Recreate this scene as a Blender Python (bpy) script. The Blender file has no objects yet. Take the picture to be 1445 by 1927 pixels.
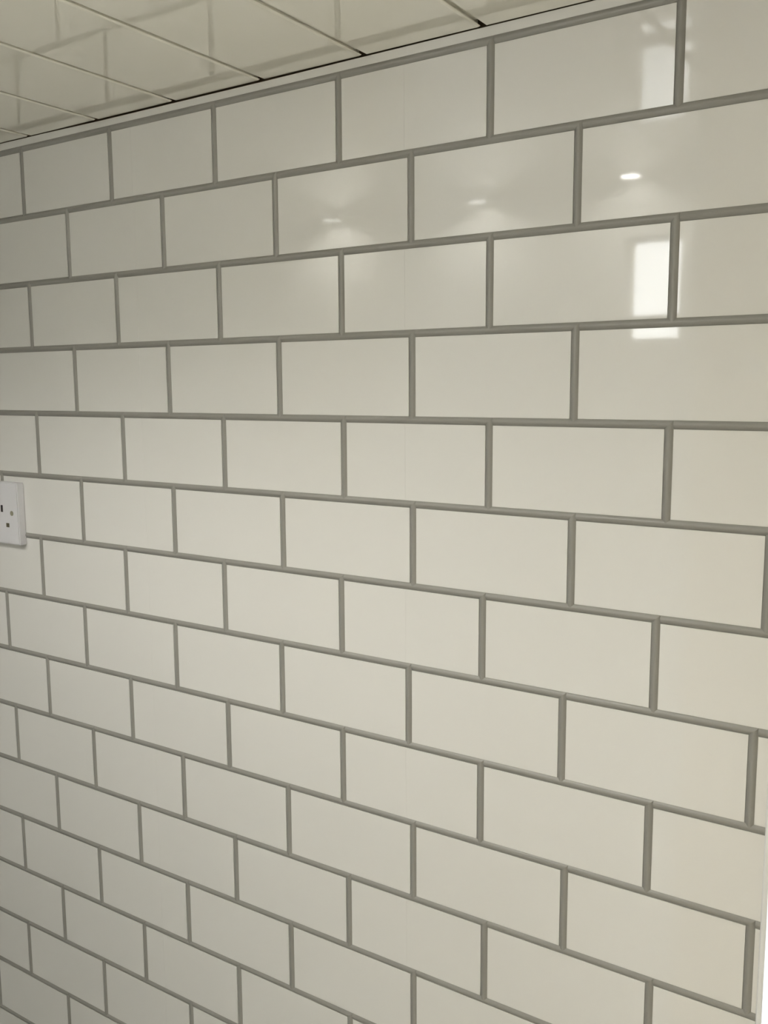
import bpy, bmesh, math
from mathutils import Matrix, Vector

# ------------------------------------------------------------------ camera
S = 0.83                       # metres per calibration unit (86 mm socket plate)
CEIL = 2.15                    # ceiling height
Z0 = CEIL + 0.0793 * S         # calibration z = 0 in world metres
scn = bpy.context.scene
R = ((0.8336160349427023, 0.5523133369483004, -0.0058552639004244775),
     (0.06950858149204389, -0.11541518494333941, -0.9908823805999647),
     (-0.5479533405184007, 0.8256084501223484, -0.1346024654350645))
C = Vector((0.5846193204, -0.932793737, -0.4550431662)) * S + Vector((0, 0, Z0))
cam = bpy.data.cameras.new('camera')
cam.sensor_fit = 'HORIZONTAL'
cam.sensor_width = 39.0
cam.lens = 39.0 * 1755.346 / 1445.0
cam.clip_start = 0.01
cam_o = bpy.data.objects.new('camera', cam)
cam_o.matrix_world = Matrix(((R[0][0], -R[1][0], -R[2][0], C.x),
                             (R[0][1], -R[1][1], -R[2][1], C.y),
                             (R[0][2], -R[1][2], -R[2][2], C.z),
                             (0, 0, 0, 1)))
scn.collection.objects.link(cam_o)
scn.camera = cam_o

# ------------------------------------------------------------------ world, exposure
world = bpy.data.worlds.new('overcast_sky')
world.use_nodes = True
bg = world.node_tree.nodes['Background']
bg.inputs['Color'].default_value = (0.98, 0.985, 0.98, 1)
bg.inputs['Strength'].default_value = 12.0
scn.world = world
vs = scn.view_settings
vs.view_transform = 'Standard'
vs.look = 'None'
vs.gamma = 1.0
vs.exposure = 0.34
vs.use_curve_mapping = False

COL = scn.collection


def portal(name, center, size_x, size_y, rot):
    """sky portal: guides the sampling of the sky through a window, emits nothing"""
    l = bpy.data.lights.new(name, 'AREA')
    l.shape = 'RECTANGLE'
    l.size, l.size_y = size_x, size_y
    l.cycles.is_portal = True
    o = bpy.data.objects.new(name, l)
    o.location = center
    o.rotation_euler = rot
    COL.objects.link(o)


# window openings: (x0, x1, z0, z1)
XE = 0.4155 * S                # right end of the tiled wall
YF = -0.69                     # face of the wall opposite the tiles
XF = 0.075                     # its free end
XL, XR, YB = -1.55, 3.2, -4.0  # room limits
W1 = (XE + 0.0045, 1.70, 0.25, 2.02)       # glazed opening right of the tiles, faces +y
W2 = (-1.25, -0.872, 1.848, 1.897)         # (y0, y1, z0, z1) slot window in the side wall
W4 = (-0.032, 0.062, 1.905, 2.065)        # little window in the opposite wall
portal('window_right_offscreen', ((W1[0] + W1[1]) / 2, 0.235, (W1[2] + W1[3]) / 2), W1[1] - W1[0], W1[3] - W1[2], (-math.pi / 2, 0, 0))
portal('window_side_offscreen', (XF - 0.045, (W2[0] + W2[1]) / 2, (W2[2] + W2[3]) / 2), W2[3] - W2[2], W2[1] - W2[0], (0, -math.pi / 2, 0))
portal('window_opposite_offscreen', ((W4[0] + W4[1]) / 2, YF - 0.06, (W4[2] + W4[3]) / 2), W4[1] - W4[0], W4[3] - W4[2], (math.pi / 2, 0, 0))


# ------------------------------------------------------------------ materials
def mat(name, col, rough=0.5, spec=0.5, bump=None, var=0.0):
    m = bpy.data.materials.new(name)
    m.use_nodes = True
    nt = m.node_tree
    b = nt.nodes['Principled BSDF']
    b.inputs['Base Color'].default_value = (*col, 1)
    b.inputs['Roughness'].default_value = rough
    b.inputs['Specular IOR Level'].default_value = spec
    tc = nt.nodes.new('ShaderNodeNewGeometry')
    if bump:
        scale, strength, dist = bump
        n = nt.nodes.new('ShaderNodeTexNoise')
        n.inputs['Scale'].default_value = scale
        n.inputs['Detail'].default_value = 1.0
        nt.links.new(tc.outputs['Position'], n.inputs['Vector'])
        bp = nt.nodes.new('ShaderNodeBump')
        bp.inputs['Strength'].default_value = strength
        bp.inputs['Distance'].default_value = dist
        nt.links.new(n.outputs['Fac'], bp.inputs['Height'])
        nt.links.new(bp.outputs['Normal'], b.inputs['Normal'])
    if var:
        n2 = nt.nodes.new('ShaderNodeTexNoise')
        n2.inputs['Scale'].default_value = 9.0
        nt.links.new(tc.outputs['Position'], n2.inputs['Vector'])
        mx = nt.nodes.new('ShaderNodeMix')
        mx.data_type = 'RGBA'
        mx.inputs[6].default_value = (*[c * (1 - var) for c in col], 1)
        mx.inputs[7].default_value = (*[min(1, c * (1 + var)) for c in col], 1)
        nt.links.new(n2.outputs['Fac'], mx.inputs[0])
        nt.links.new(mx.outputs[2], b.inputs['Base Color'])
    return m


JOINT_GREY = (0.30, 0.295, 0.275)
WAVE = (7.0, 1.0, 0.0004)
M_tile = mat('gloss_white_tile', (0.79, 0.785, 0.765), 0.045, 0.5, WAVE, 0.008)
M_ceil = mat('gloss_cream_ceiling', (0.93, 0.905, 0.80), 0.03, 0.9, (6.0, 1.0, 0.0001), 0.008)
cb = M_ceil.node_tree.nodes['Principled BSDF']
cb.inputs['Coat Weight'].default_value = 1.0
cb.inputs['Coat Roughness'].default_value = 0.03
cb.inputs['Coat IOR'].default_value = 1.6
M_trim = mat('white_plastic_trim', (0.84, 0.85, 0.86), 0.3, 0.5, None, 0.01)
M_sock = mat('white_moulded_plastic', (0.74, 0.74, 0.78), 0.22, 0.5, None, 0.01)
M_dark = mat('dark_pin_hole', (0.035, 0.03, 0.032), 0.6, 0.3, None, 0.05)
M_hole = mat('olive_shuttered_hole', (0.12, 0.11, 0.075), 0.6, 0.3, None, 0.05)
M_brass = mat('dull_screw_cap', (0.30, 0.29, 0.22), 0.5, 0.4, None, 0.1)
M_void = mat('roof_void_timber', (0.25, 0.19, 0.13), 0.9, 0.1, None, 0.1)
M_white = mat('white_wall_paint', (0.80, 0.80, 0.77), 0.5, 0.4, (40, 0.3, 0.0005), 0.01)
M_paint = mat('cream_wall_paint', (0.80, 0.715, 0.575), 0.45, 0.4, (40, 0.3, 0.0005), 0.01)
M_floor = mat('pale_floor_tiles', (0.82, 0.79, 0.72), 0.4, 0.4, (30, 0.3, 0.0005), 0.1)
M_frame = mat('white_window_frame', (0.86, 0.87, 0.88), 0.3, 0.5, None, 0.01)

# one plain grey for every joint; its light and dark side come from its rounded shape
M_joint = mat('grey_joint', JOINT_GREY, 0.35, 0.4, None, 0.03)

# window glass: clear or veiled pane with a faint mirror
def glass_mat(name, col):
    m = bpy.data.materials.new(name)
    m.use_nodes = True
    nt = m.node_tree
    nt.nodes.remove(nt.nodes['Principled BSDF'])
    tr = nt.nodes.new('ShaderNodeBsdfTransparent')
    tr.inputs['Color'].default_value = (*col, 1)
    gl = nt.nodes.new('ShaderNodeBsdfGlossy')
    gl.inputs['Roughness'].default_value = 0.02
    fr = nt.nodes.new('ShaderNodeFresnel')
    mx = nt.nodes.new('ShaderNodeMixShader')
    nt.links.new(fr.outputs[0], mx.inputs[0])
    nt.links.new(tr.outputs[0], mx.inputs[1])
    nt.links.new(gl.outputs[0], mx.inputs[2])
    nt.links.new(mx.outputs[0], nt.nodes['Material Output'].inputs[0])
    return m


M_glass = glass_mat('clear_window_glass', (0.96, 0.97, 0.97))


# ------------------------------------------------------------------ helpers
def link(name, me, m=None, parent=None):
    o = bpy.data.objects.new(name, me)
    if m and me is not None and not me.materials:
        me.materials.append(m)
    COL.objects.link(o)
    if parent:
        o.parent = parent
    return o


def add_box(bm, x0, x1, y0, y1, z0, z1):
    v = [bm.verts.new(p) for p in ((x0, y0, z0), (x1, y0, z0), (x1, y1, z0), (x0, y1, z0),
                                   (x0, y0, z1), (x1, y0, z1), (x1, y1, z1), (x0, y1, z1))]
    for f in ((0, 3, 2, 1), (4, 5, 6, 7), (0, 1, 5, 4), (1, 2, 6, 5), (2, 3, 7, 6), (3, 0, 4, 7)):
        bm.faces.new([v[i] for i in f])


def mesh_of(name, bm):
    me = bpy.data.meshes.new(name)
    bm.to_mesh(me)
    bm.free()
    return me


def boxes(name, m, bs, parent=None, kind=None, bevel=0):
    bm = bmesh.new()
    for b in bs:
        add_box(bm, *b)
    if bevel:
        bmesh.ops.bevel(bm, geom=bm.edges[:], offset=bevel, segments=2, affect='EDGES', clamp_overlap=True)
    o = link(name, mesh_of(name, bm), m, parent)
    if kind:
        o['kind'] = kind
    return o


def extrude_profile(name, pts, axis, a0, a1, m, parent=None, kind=None):
    """closed profile swept along one axis; pts are given in the two other axes, in order"""
    bm = bmesh.new()

    def P(p, a):
        return (a, p[0], p[1]) if axis == 'X' else ((p[0], a, p[1]) if axis == 'Y' else (p[0], p[1], a))
    A = [bm.verts.new(P(p, a0)) for p in pts]
    B = [bm.verts.new(P(p, a1)) for p in pts]
    n = len(pts)
    for i in range(n):
        bm.faces.new((A[i], A[(i + 1) % n], B[(i + 1) % n], B[i]))
    bm.faces.new(A[::-1])
    bm.faces.new(B)
    bmesh.ops.recalc_face_normals(bm, faces=bm.faces[:])
    o = link(name, mesh_of(name, bm), m, parent)
    if kind:
        o['kind'] = kind
    return o


# ------------------------------------------------------------------ tiled wall
TB = 0.004                      # tile thickness
wall = boxes('wall_tiled', M_paint, [(XL - 0.1, XE, TB, 0.235, 0.0, CEIL - 0.004)], kind='structure')

PITCH_X = 0.2 * S
RH = 0.09991778 * S
G = 0.0088 * S                  # joint width
dx_row = [-0.00018, 0.00004, 0.0010, 0.00115, 0.0019, 0.0019, -0.0045, -0.0046, -0.0051,
          0.0016, 0.0016, 0.0016, 0.0013, -0.0008, -0.0001]
dz_row = [0.00066, 0.00004, -0.0004, -0.0005, -0.0005, -0.0001, 0.0003, 0.0003, 0.00035,
          0.00014, -0.0001, -0.0003, 0.0001, 0.0, 0.0]
SEAMS = [-0.452 * S, -0.004 * S]    # where one wall panel meets the next


def row_top(r):
    d = dz_row[r - 1] if 1 <= r <= 15 else 0.0
    return Z0 - r * RH + d * S


def row_dx(r):
    return dx_row[r - 1] * S if 1 <= r <= 15 else 0.0


def tile_mesh(w, h, seam=None):
    """proud tile, its corner at the top right at the origin, chamfered front edge"""
    bm = bmesh.new()
    parts = [(-w, 0.0)] if seam is None else [(-w, seam - 0.00003), (seam + 0.00003, 0.0)]
    c = 0.00015 if seam is None else 0.00006
    for x0, x1 in parts:
        fr_ = [bm.verts.new(p) for p in ((x0 + c, 0, -h + c), (x1 - c, 0, -h + c), (x1 - c, 0, -c), (x0 + c, 0, -c))]
        md = [bm.verts.new(p) for p in ((x0, c, -h), (x1, c, -h), (x1, c, 0), (x0, c, 0))]
        bk = [bm.verts.new(p) for p in ((x0, TB, -h), (x1, TB, -h), (x1, TB, 0), (x0, TB, 0))]
        bm.faces.new(fr_)
        bm.faces.new(bk[::-1])
        for a, b in ((fr_, md), (md, bk)):
            for i in range(4):
                j = (i + 1) % 4
                bm.faces.new((a[j], a[i], b[i], b[j]))
    return mesh_of('tile', bm)


cache = {}
joint_v, joint_f = [], []
NSEG = 8


def bead_y(t):
    """rounded raised joint: sunk beside the tile it belongs to, level with the next one"""
    return 0.0009 * (1 - t) - 0.0021 * math.sin(math.pi * t)


def bead(at):
    """at(t) gives both ends (x, z) of the strip line at t across the joint"""
    for i in range(NSEG):
        n = len(joint_v)
        for t, e in ((i / NSEG, 0), (i / NSEG, 1), ((i + 1) / NSEG, 1), ((i + 1) / NSEG, 0)):
            p = at(t)[e]
            joint_v.append((p[0], bead_y(t), p[1]))
        joint_f.append((n, n + 1, n + 2, n + 3))


GV = 0.0092 * S
n_rows = int((row_top(1) - 0.0) / RH) + 1
for r in range(1, n_rows + 1):
    zt = row_top(r)
    zb = max(row_top(r + 1) + G, 0.0)
    if zt - zb < 0.004:
        continue
    par = r % 2                 # odd rows have joints at odd half tiles
    k = -20 if par == 0 else -21
    prev = XL
    while prev < XE - 0.001:
        xr = k * 0.1 * S + row_dx(r)
        k += 2
        if xr <= XL + 0.01:
            continue
        xl = prev
        end = min(xr, XE)
        w, h = end - xl, zt - zb
        if w > 0.003:
            s_in = [s - end for s in SEAMS if xl + 0.02 < s < end - 0.02]
            key = (round(w, 5), round(h, 5), round(s_in[0], 5) if s_in else None)
            if key not in cache:
                cache[key] = tile_mesh(w, h, s_in[0] if s_in else None)
            t = link('tile', cache[key], M_tile, wall)
            t.location = (end, 0, zt)
        # rounded joint above and to the right of this tile (a mitred L)
        zf = max(zb - 0.5 * G, 0.0)
        if xr + GV < XE:
            bead(lambda t: ((xl, zt + G * t), (xr + GV * t, zt + G * t)))
            bead(lambda t: ((xr + GV * t, zt + G * t), (xr + GV * t, zf)))
        else:
            bead(lambda t: ((xl, zt + G * t), (end, zt + G * t)))
            if xr < XE:
                wv = min(GV, XE - xr)
                bead(lambda t: ((xr + wv * t, zt), (xr + wv * t, zf)))
        prev = xr + GV
me = bpy.data.meshes.new('grout')
me.from_pydata(joint_v, [], joint_f)
# every quad must look towards the room (-y)
me.update()
flip = [p.index for p in me.polygons if p.normal.y > 0]
bm = bmesh.new()
bm.from_mesh(me)
bm.faces.ensure_lookup_table()
bmesh.ops.reverse_faces(bm, faces=[bm.faces[i] for i in flip])
bmesh.ops.remove_doubles(bm, verts=bm.verts[:], dist=0.00002)
for f_ in bm.faces:
    f_.smooth = False
bm.to_mesh(me)
bm.free()
grout = link('grout', me, M_joint, wall)
so = grout.modifiers.new('depth', 'SOLIDIFY')
so.thickness = 0.002
so.offset = -1

# plain strip of the panel between the first joint and the ceiling
top = row_top(1) + G
head = [(XL, top), (XE, top), (XE, CEIL - 0.0003), (0.20, CEIL - 0.0005), (0.08, CEIL - 0.0007), (-0.05, CEIL - 0.0011),
        (-0.17, CEIL - 0.0017), (-0.43, CEIL - 0.0017), (-0.53, CEIL - 0.0007), (XL, CEIL - 0.0004)]
extrude_profile('panel_head', head, 'Y', 0.0001, TB, M_tile, wall)

# ------------------------------------------------------------------ ceiling of gloss panels
ceil = boxes('ceiling', M_void, [(XL - 0.1, XF, YF - 0.05, 0.3, CEIL + 0.035, CEIL + 0.12),
                                 (XF, XR + 0.1, YB - 0.1, 0.3, CEIL + 0.035, CEIL + 0.12),
                                 (XL - 0.1, XE, 0.02, 0.3, CEIL - 0.004, CEIL + 0.035)], kind='structure')
PW = 0.1535 * S
x_seam0 = -0.0535 * S
TH = 0.009
GAP = 0.0012
prof = [(-PW, 0.0), (-0.0092, 0.0), (-0.0076, 0.0002), (-0.0064, 0.0006), (-0.0061, 0.0010),
        (-0.0086, 0.0013), (-0.0086, TH), (-PW, TH)]


def slat_mesh(length):
    bm = bmesh.new()
    for prof_, y1 in ((prof, 0.0), ([(-0.0086, 0.0040), (0.004, 0.0040), (0.004, 0.0060), (-0.0086, 0.0060)], -0.007)):
        A = [bm.verts.new((p[0], -length, p[1])) for p in prof_]
        B = [bm.verts.new((p[0], y1, p[1])) for p in prof_]
        n = len(prof_)
        for i in range(n):
            bm.faces.new((A[i], A[(i + 1) % n], B[(i + 1) % n], B[i]))
        bm.faces.new(A[::-1])
        bm.faces.new(B)
    bmesh.ops.recalc_face_normals(bm, faces=bm.faces[:])
    return mesh_of('ceiling_panel', bm)


def run_slats(k0, k1, y_top, length):
    me_ = slat_mesh(length)
    for k in range(k0, k1):
        x = x_seam0 + k * PW
        o = link('ceiling_panel', me_, M_ceil, ceil)
        o.location = (x, y_top, CEIL)


kL = int(math.floor((XL - x_seam0) / PW)) + 1
kF = int(math.ceil((XF - x_seam0) / PW))
kR = int(math.floor((XR - x_seam0) / PW)) + 1
run_slats(kL, kF + 1, -GAP, -YF - 0.002)
run_slats(kF + 1, kR + 1, -GAP, -YB - 0.002)

# ------------------------------------------------------------------ right end: corner bead, reveal, glazed opening
q = 0.0025
arc = [(XE + 0.005 - q + q * math.sin(t), -0.0022 + q - q * math.cos(t)) for t in [i * math.pi / 12 for i in range(7)]]
trim_pts = [(XE, 0.02), (XE, -0.0008), (XE + 0.0012, -0.0022)] + arc + [(XE + 0.005, 0.02)]
extrude_profile('trim_1', trim_pts, 'Z', 0.0, CEIL - 0.002, M_trim, kind='structure')
YW = 0.235
boxes('wall_window', M_trim, [
    (XE, W1[0], 0.0205, YW, 0.0, CEIL + 0.12),
    (W1[0], W1[1], 0.0, YW, 0.0, W1[2]),
    (W1[0], W1[1], 0.0, YW, W1[3], CEIL + 0.12),
    (W1[1], XR, 0.0, YW, 0.0, CEIL + 0.12)], kind='structure')


def window(name, axis, c, lo, hi, z0, z1, fw, depth, bars=(), mull=(), glass=None):
    """framed window; axis is the direction across the wall, c its frame position"""
    def bx(a0, a1, b0, b1, p0, p1):
        return (a0, a1, p0, p1, b0, b1) if axis == 'Y' else (p0, p1, a0, a1, b0, b1)
    p0, p1 = c - depth / 2, c + depth / 2
    e = Vector((0, 0, 0))
    fr_ = [bx(lo, hi, z0, z0 + fw, p0, p1), bx(lo, hi, z1 - fw, z1, p0, p1),
           bx(lo, lo + fw, z0 + fw, z1 - fw, p0, p1), bx(hi - fw, hi, z0 + fw, z1 - fw, p0, p1)]
    o = boxes(name, M_frame, fr_, kind='structure')
    for zb_ in bars:
        boxes('glazing_bar', M_frame, [bx(lo + fw, hi - fw, zb_ - fw * .35, zb_ + fw * .35, p0 + .004, p1 - .004)], o)
    for m_ in mull:
        boxes('mullion', M_frame, [bx(m_ - fw / 2, m_ + fw / 2, z0 + fw, z1 - fw, p0 + .002, p1 - .002)], o)
    boxes('pane', glass or M_glass, [bx(lo + fw * .9, hi - fw * .9, z0 + fw * .9, z1 - fw * .9, c - 0.002, c + 0.002)], o)
    return o


window('window_1', 'Y', 0.19, W1[0], W1[1], W1[2], W1[3], 0.05, 0.06, mull=((W1[0] + W1[1]) / 2,))

# ------------------------------------------------------------------ the rest of the room
boxes('floor', M_floor, [(XL - 0.1, XR + 0.1, YB - 0.1, 0.3, -0.1, 0.0)], kind='structure')
boxes('wall_left', M_white, [(XL - 0.1, XL, YF - 0.12, TB, 0.0, CEIL + 0.12)], kind='structure')
YO = YF - 0.05
boxes('wall_opposite', M_white, [
    (XL, W4[0], YO, YF, 0.0, CEIL + 0.03),
    (W4[0], W4[1], YO, YF, 0.0, W4[2]),
    (W4[0], W4[1], YO, YF, W4[3], CEIL + 0.03),
    (W4[1], XF, YO, YF, 0.0, CEIL + 0.03)], kind='structure')
XS = XF - 0.03
boxes('wall_side', M_paint, [
    (XS, XF, YB, W2[0], 0.0, CEIL + 0.03),
    (XS, XF, W2[0], W2[1], 0.0, W2[2]),
    (XS, XF, W2[0], W2[1], W2[3], CEIL + 0.03),
    (XS, XF, W2[1], YO, 0.0, CEIL + 0.03)], kind='structure')
boxes('wall_back', M_paint, [(XS, XR, YB - 0.1, YB, 0.0, CEIL + 0.12)], kind='structure')
boxes('wall_right', M_paint, [(XR, XR + 0.1, YB, YW, 0.0, CEIL + 0.12)], kind='structure')
window('window_2', 'X', XF - 0.016, W2[0], W2[1], W2[2], W2[3], 0.004, 0.012, bars=(1.8765,))
window('window_4', 'Y', YF - 0.03, W4[0], W4[1], W4[2], W4[3], 0.006, 0.02)
boxes('transom', M_dark, [(W4[0] + .006, W4[1] - .006, YF - 0.036, YF - 0.014, 1.932, 1.945)], bpy.data.objects['window_4'])

# ------------------------------------------------------------------ plug socket on the tiles
sx1, sz1 = -0.7365 * S, Z0 - 0.659 * S     # right edge, middle height
SW, SH, SD = 0.146, 0.0845, 0.0112
sock = bpy.data.objects.new('plug_socket', None)
COL.objects.link(sock)
sock.location = (sx1, 0, sz1)
sock['label'] = 'white plastic three-pin plug socket mounted on the tiled wall'
sock['category'] = 'socket'
hh = SH / 2
plate = boxes('face_plate', M_sock, [(-SW, 0.0, -SD, 0.0004, -hh, hh)], sock, bevel=0.0012)
yf = -SD
bm = bmesh.new()
bmesh.ops.create_cone(bm, cap_ends=True, segments=20, radius1=0.0034, radius2=0.0034, depth=0.004,
                      matrix=Matrix.Rotation(math.pi / 2, 4, 'X'))
scr = mesh_of('screw', bm)
for cx, sx in ((-0.0352, -0.0137), (-SW + 0.0352, -SW + 0.0137)):
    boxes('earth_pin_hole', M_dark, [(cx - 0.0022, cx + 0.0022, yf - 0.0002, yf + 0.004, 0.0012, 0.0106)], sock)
    for sgn in (-1, 1):
        px = cx + sgn * 0.0113
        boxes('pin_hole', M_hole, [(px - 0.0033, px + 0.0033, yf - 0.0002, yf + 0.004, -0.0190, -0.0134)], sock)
    o = link('screw', scr, M_brass, sock)
    o.location = (sx, yf + 0.0017, 0.0006)

# ------------------------------------------------------------------ lamps of the room
M_lens = bpy.data.materials.new('lit_lamp_lens')
M_lens.use_nodes = True
e_ = M_lens.node_tree.nodes['Principled BSDF']
e_.inputs['Emission Color'].default_value = (1.0, 0.98, 0.93, 1)
e_.inputs['Emission Strength'].default_value = 40.0


def downlight(x, y, lip, label):
    d = bpy.data.objects.new('downlight_offscreen', None)
    COL.objects.link(d)
    d.location = (x, y, CEIL)
    d['label'] = label
    d['category'] = 'lamp'
    d['group'] = 'downlights along the opposite wall'
    bm = bmesh.new()
    n = 24
    rings = []
    for r_, z_ in ((0.024, 0.0005), (0.024, -0.0015), (0.019, -0.002 - lip), (0.0155, -0.001 - lip), (0.015, 0.0005)):
        rings.append([bm.verts.new((r_ * math.cos(2 * math.pi * i / n), r_ * math.sin(2 * math.pi * i / n), z_)) for i in range(n)])
    for a_, b_ in zip(rings, rings[1:]):
        for i in range(n):
            bm.faces.new((a_[i], a_[(i + 1) % n], b_[(i + 1) % n], b_[i]))
    bmesh.ops.recalc_face_normals(bm, faces=bm.faces[:])
    link('ring', mesh_of('ring', bm), M_trim, d)
    bm = bmesh.new()
    bmesh.ops.create_circle(bm, cap_ends=True, segments=n, radius=0.0148, matrix=Matrix.Translation((0, 0, -0.0008)))
    link('lens_offscreen', mesh_of('lens', bm), M_lens, d)
    l = bpy.data.lights.new('downlight_beam_offscreen', 'SPOT')
    l.energy = DOWN_W
    l.color = (1.0, 0.97, 0.90)
    l.spot_size = math.radians(150)
    l.spot_blend = 0.6
    l.shadow_soft_size = 0.012
    lo = bpy.data.objects.new('downlight_beam_offscreen', l)
    lo.location = (0, 0, -0.006)
    COL.objects.link(lo)
    lo.parent = d


DOWN_W = 4.6
downlight(-0.58, -0.658, 0.009, 'round ceiling downlight with a deep rim, farthest from the window')
downlight(-0.275, -0.658, 0.009, 'round ceiling downlight with a deep rim, between two other downlights')
downlight(-0.015, -0.662, 0.001, 'round ceiling downlight with a flat rim and bright lens by the wall end')
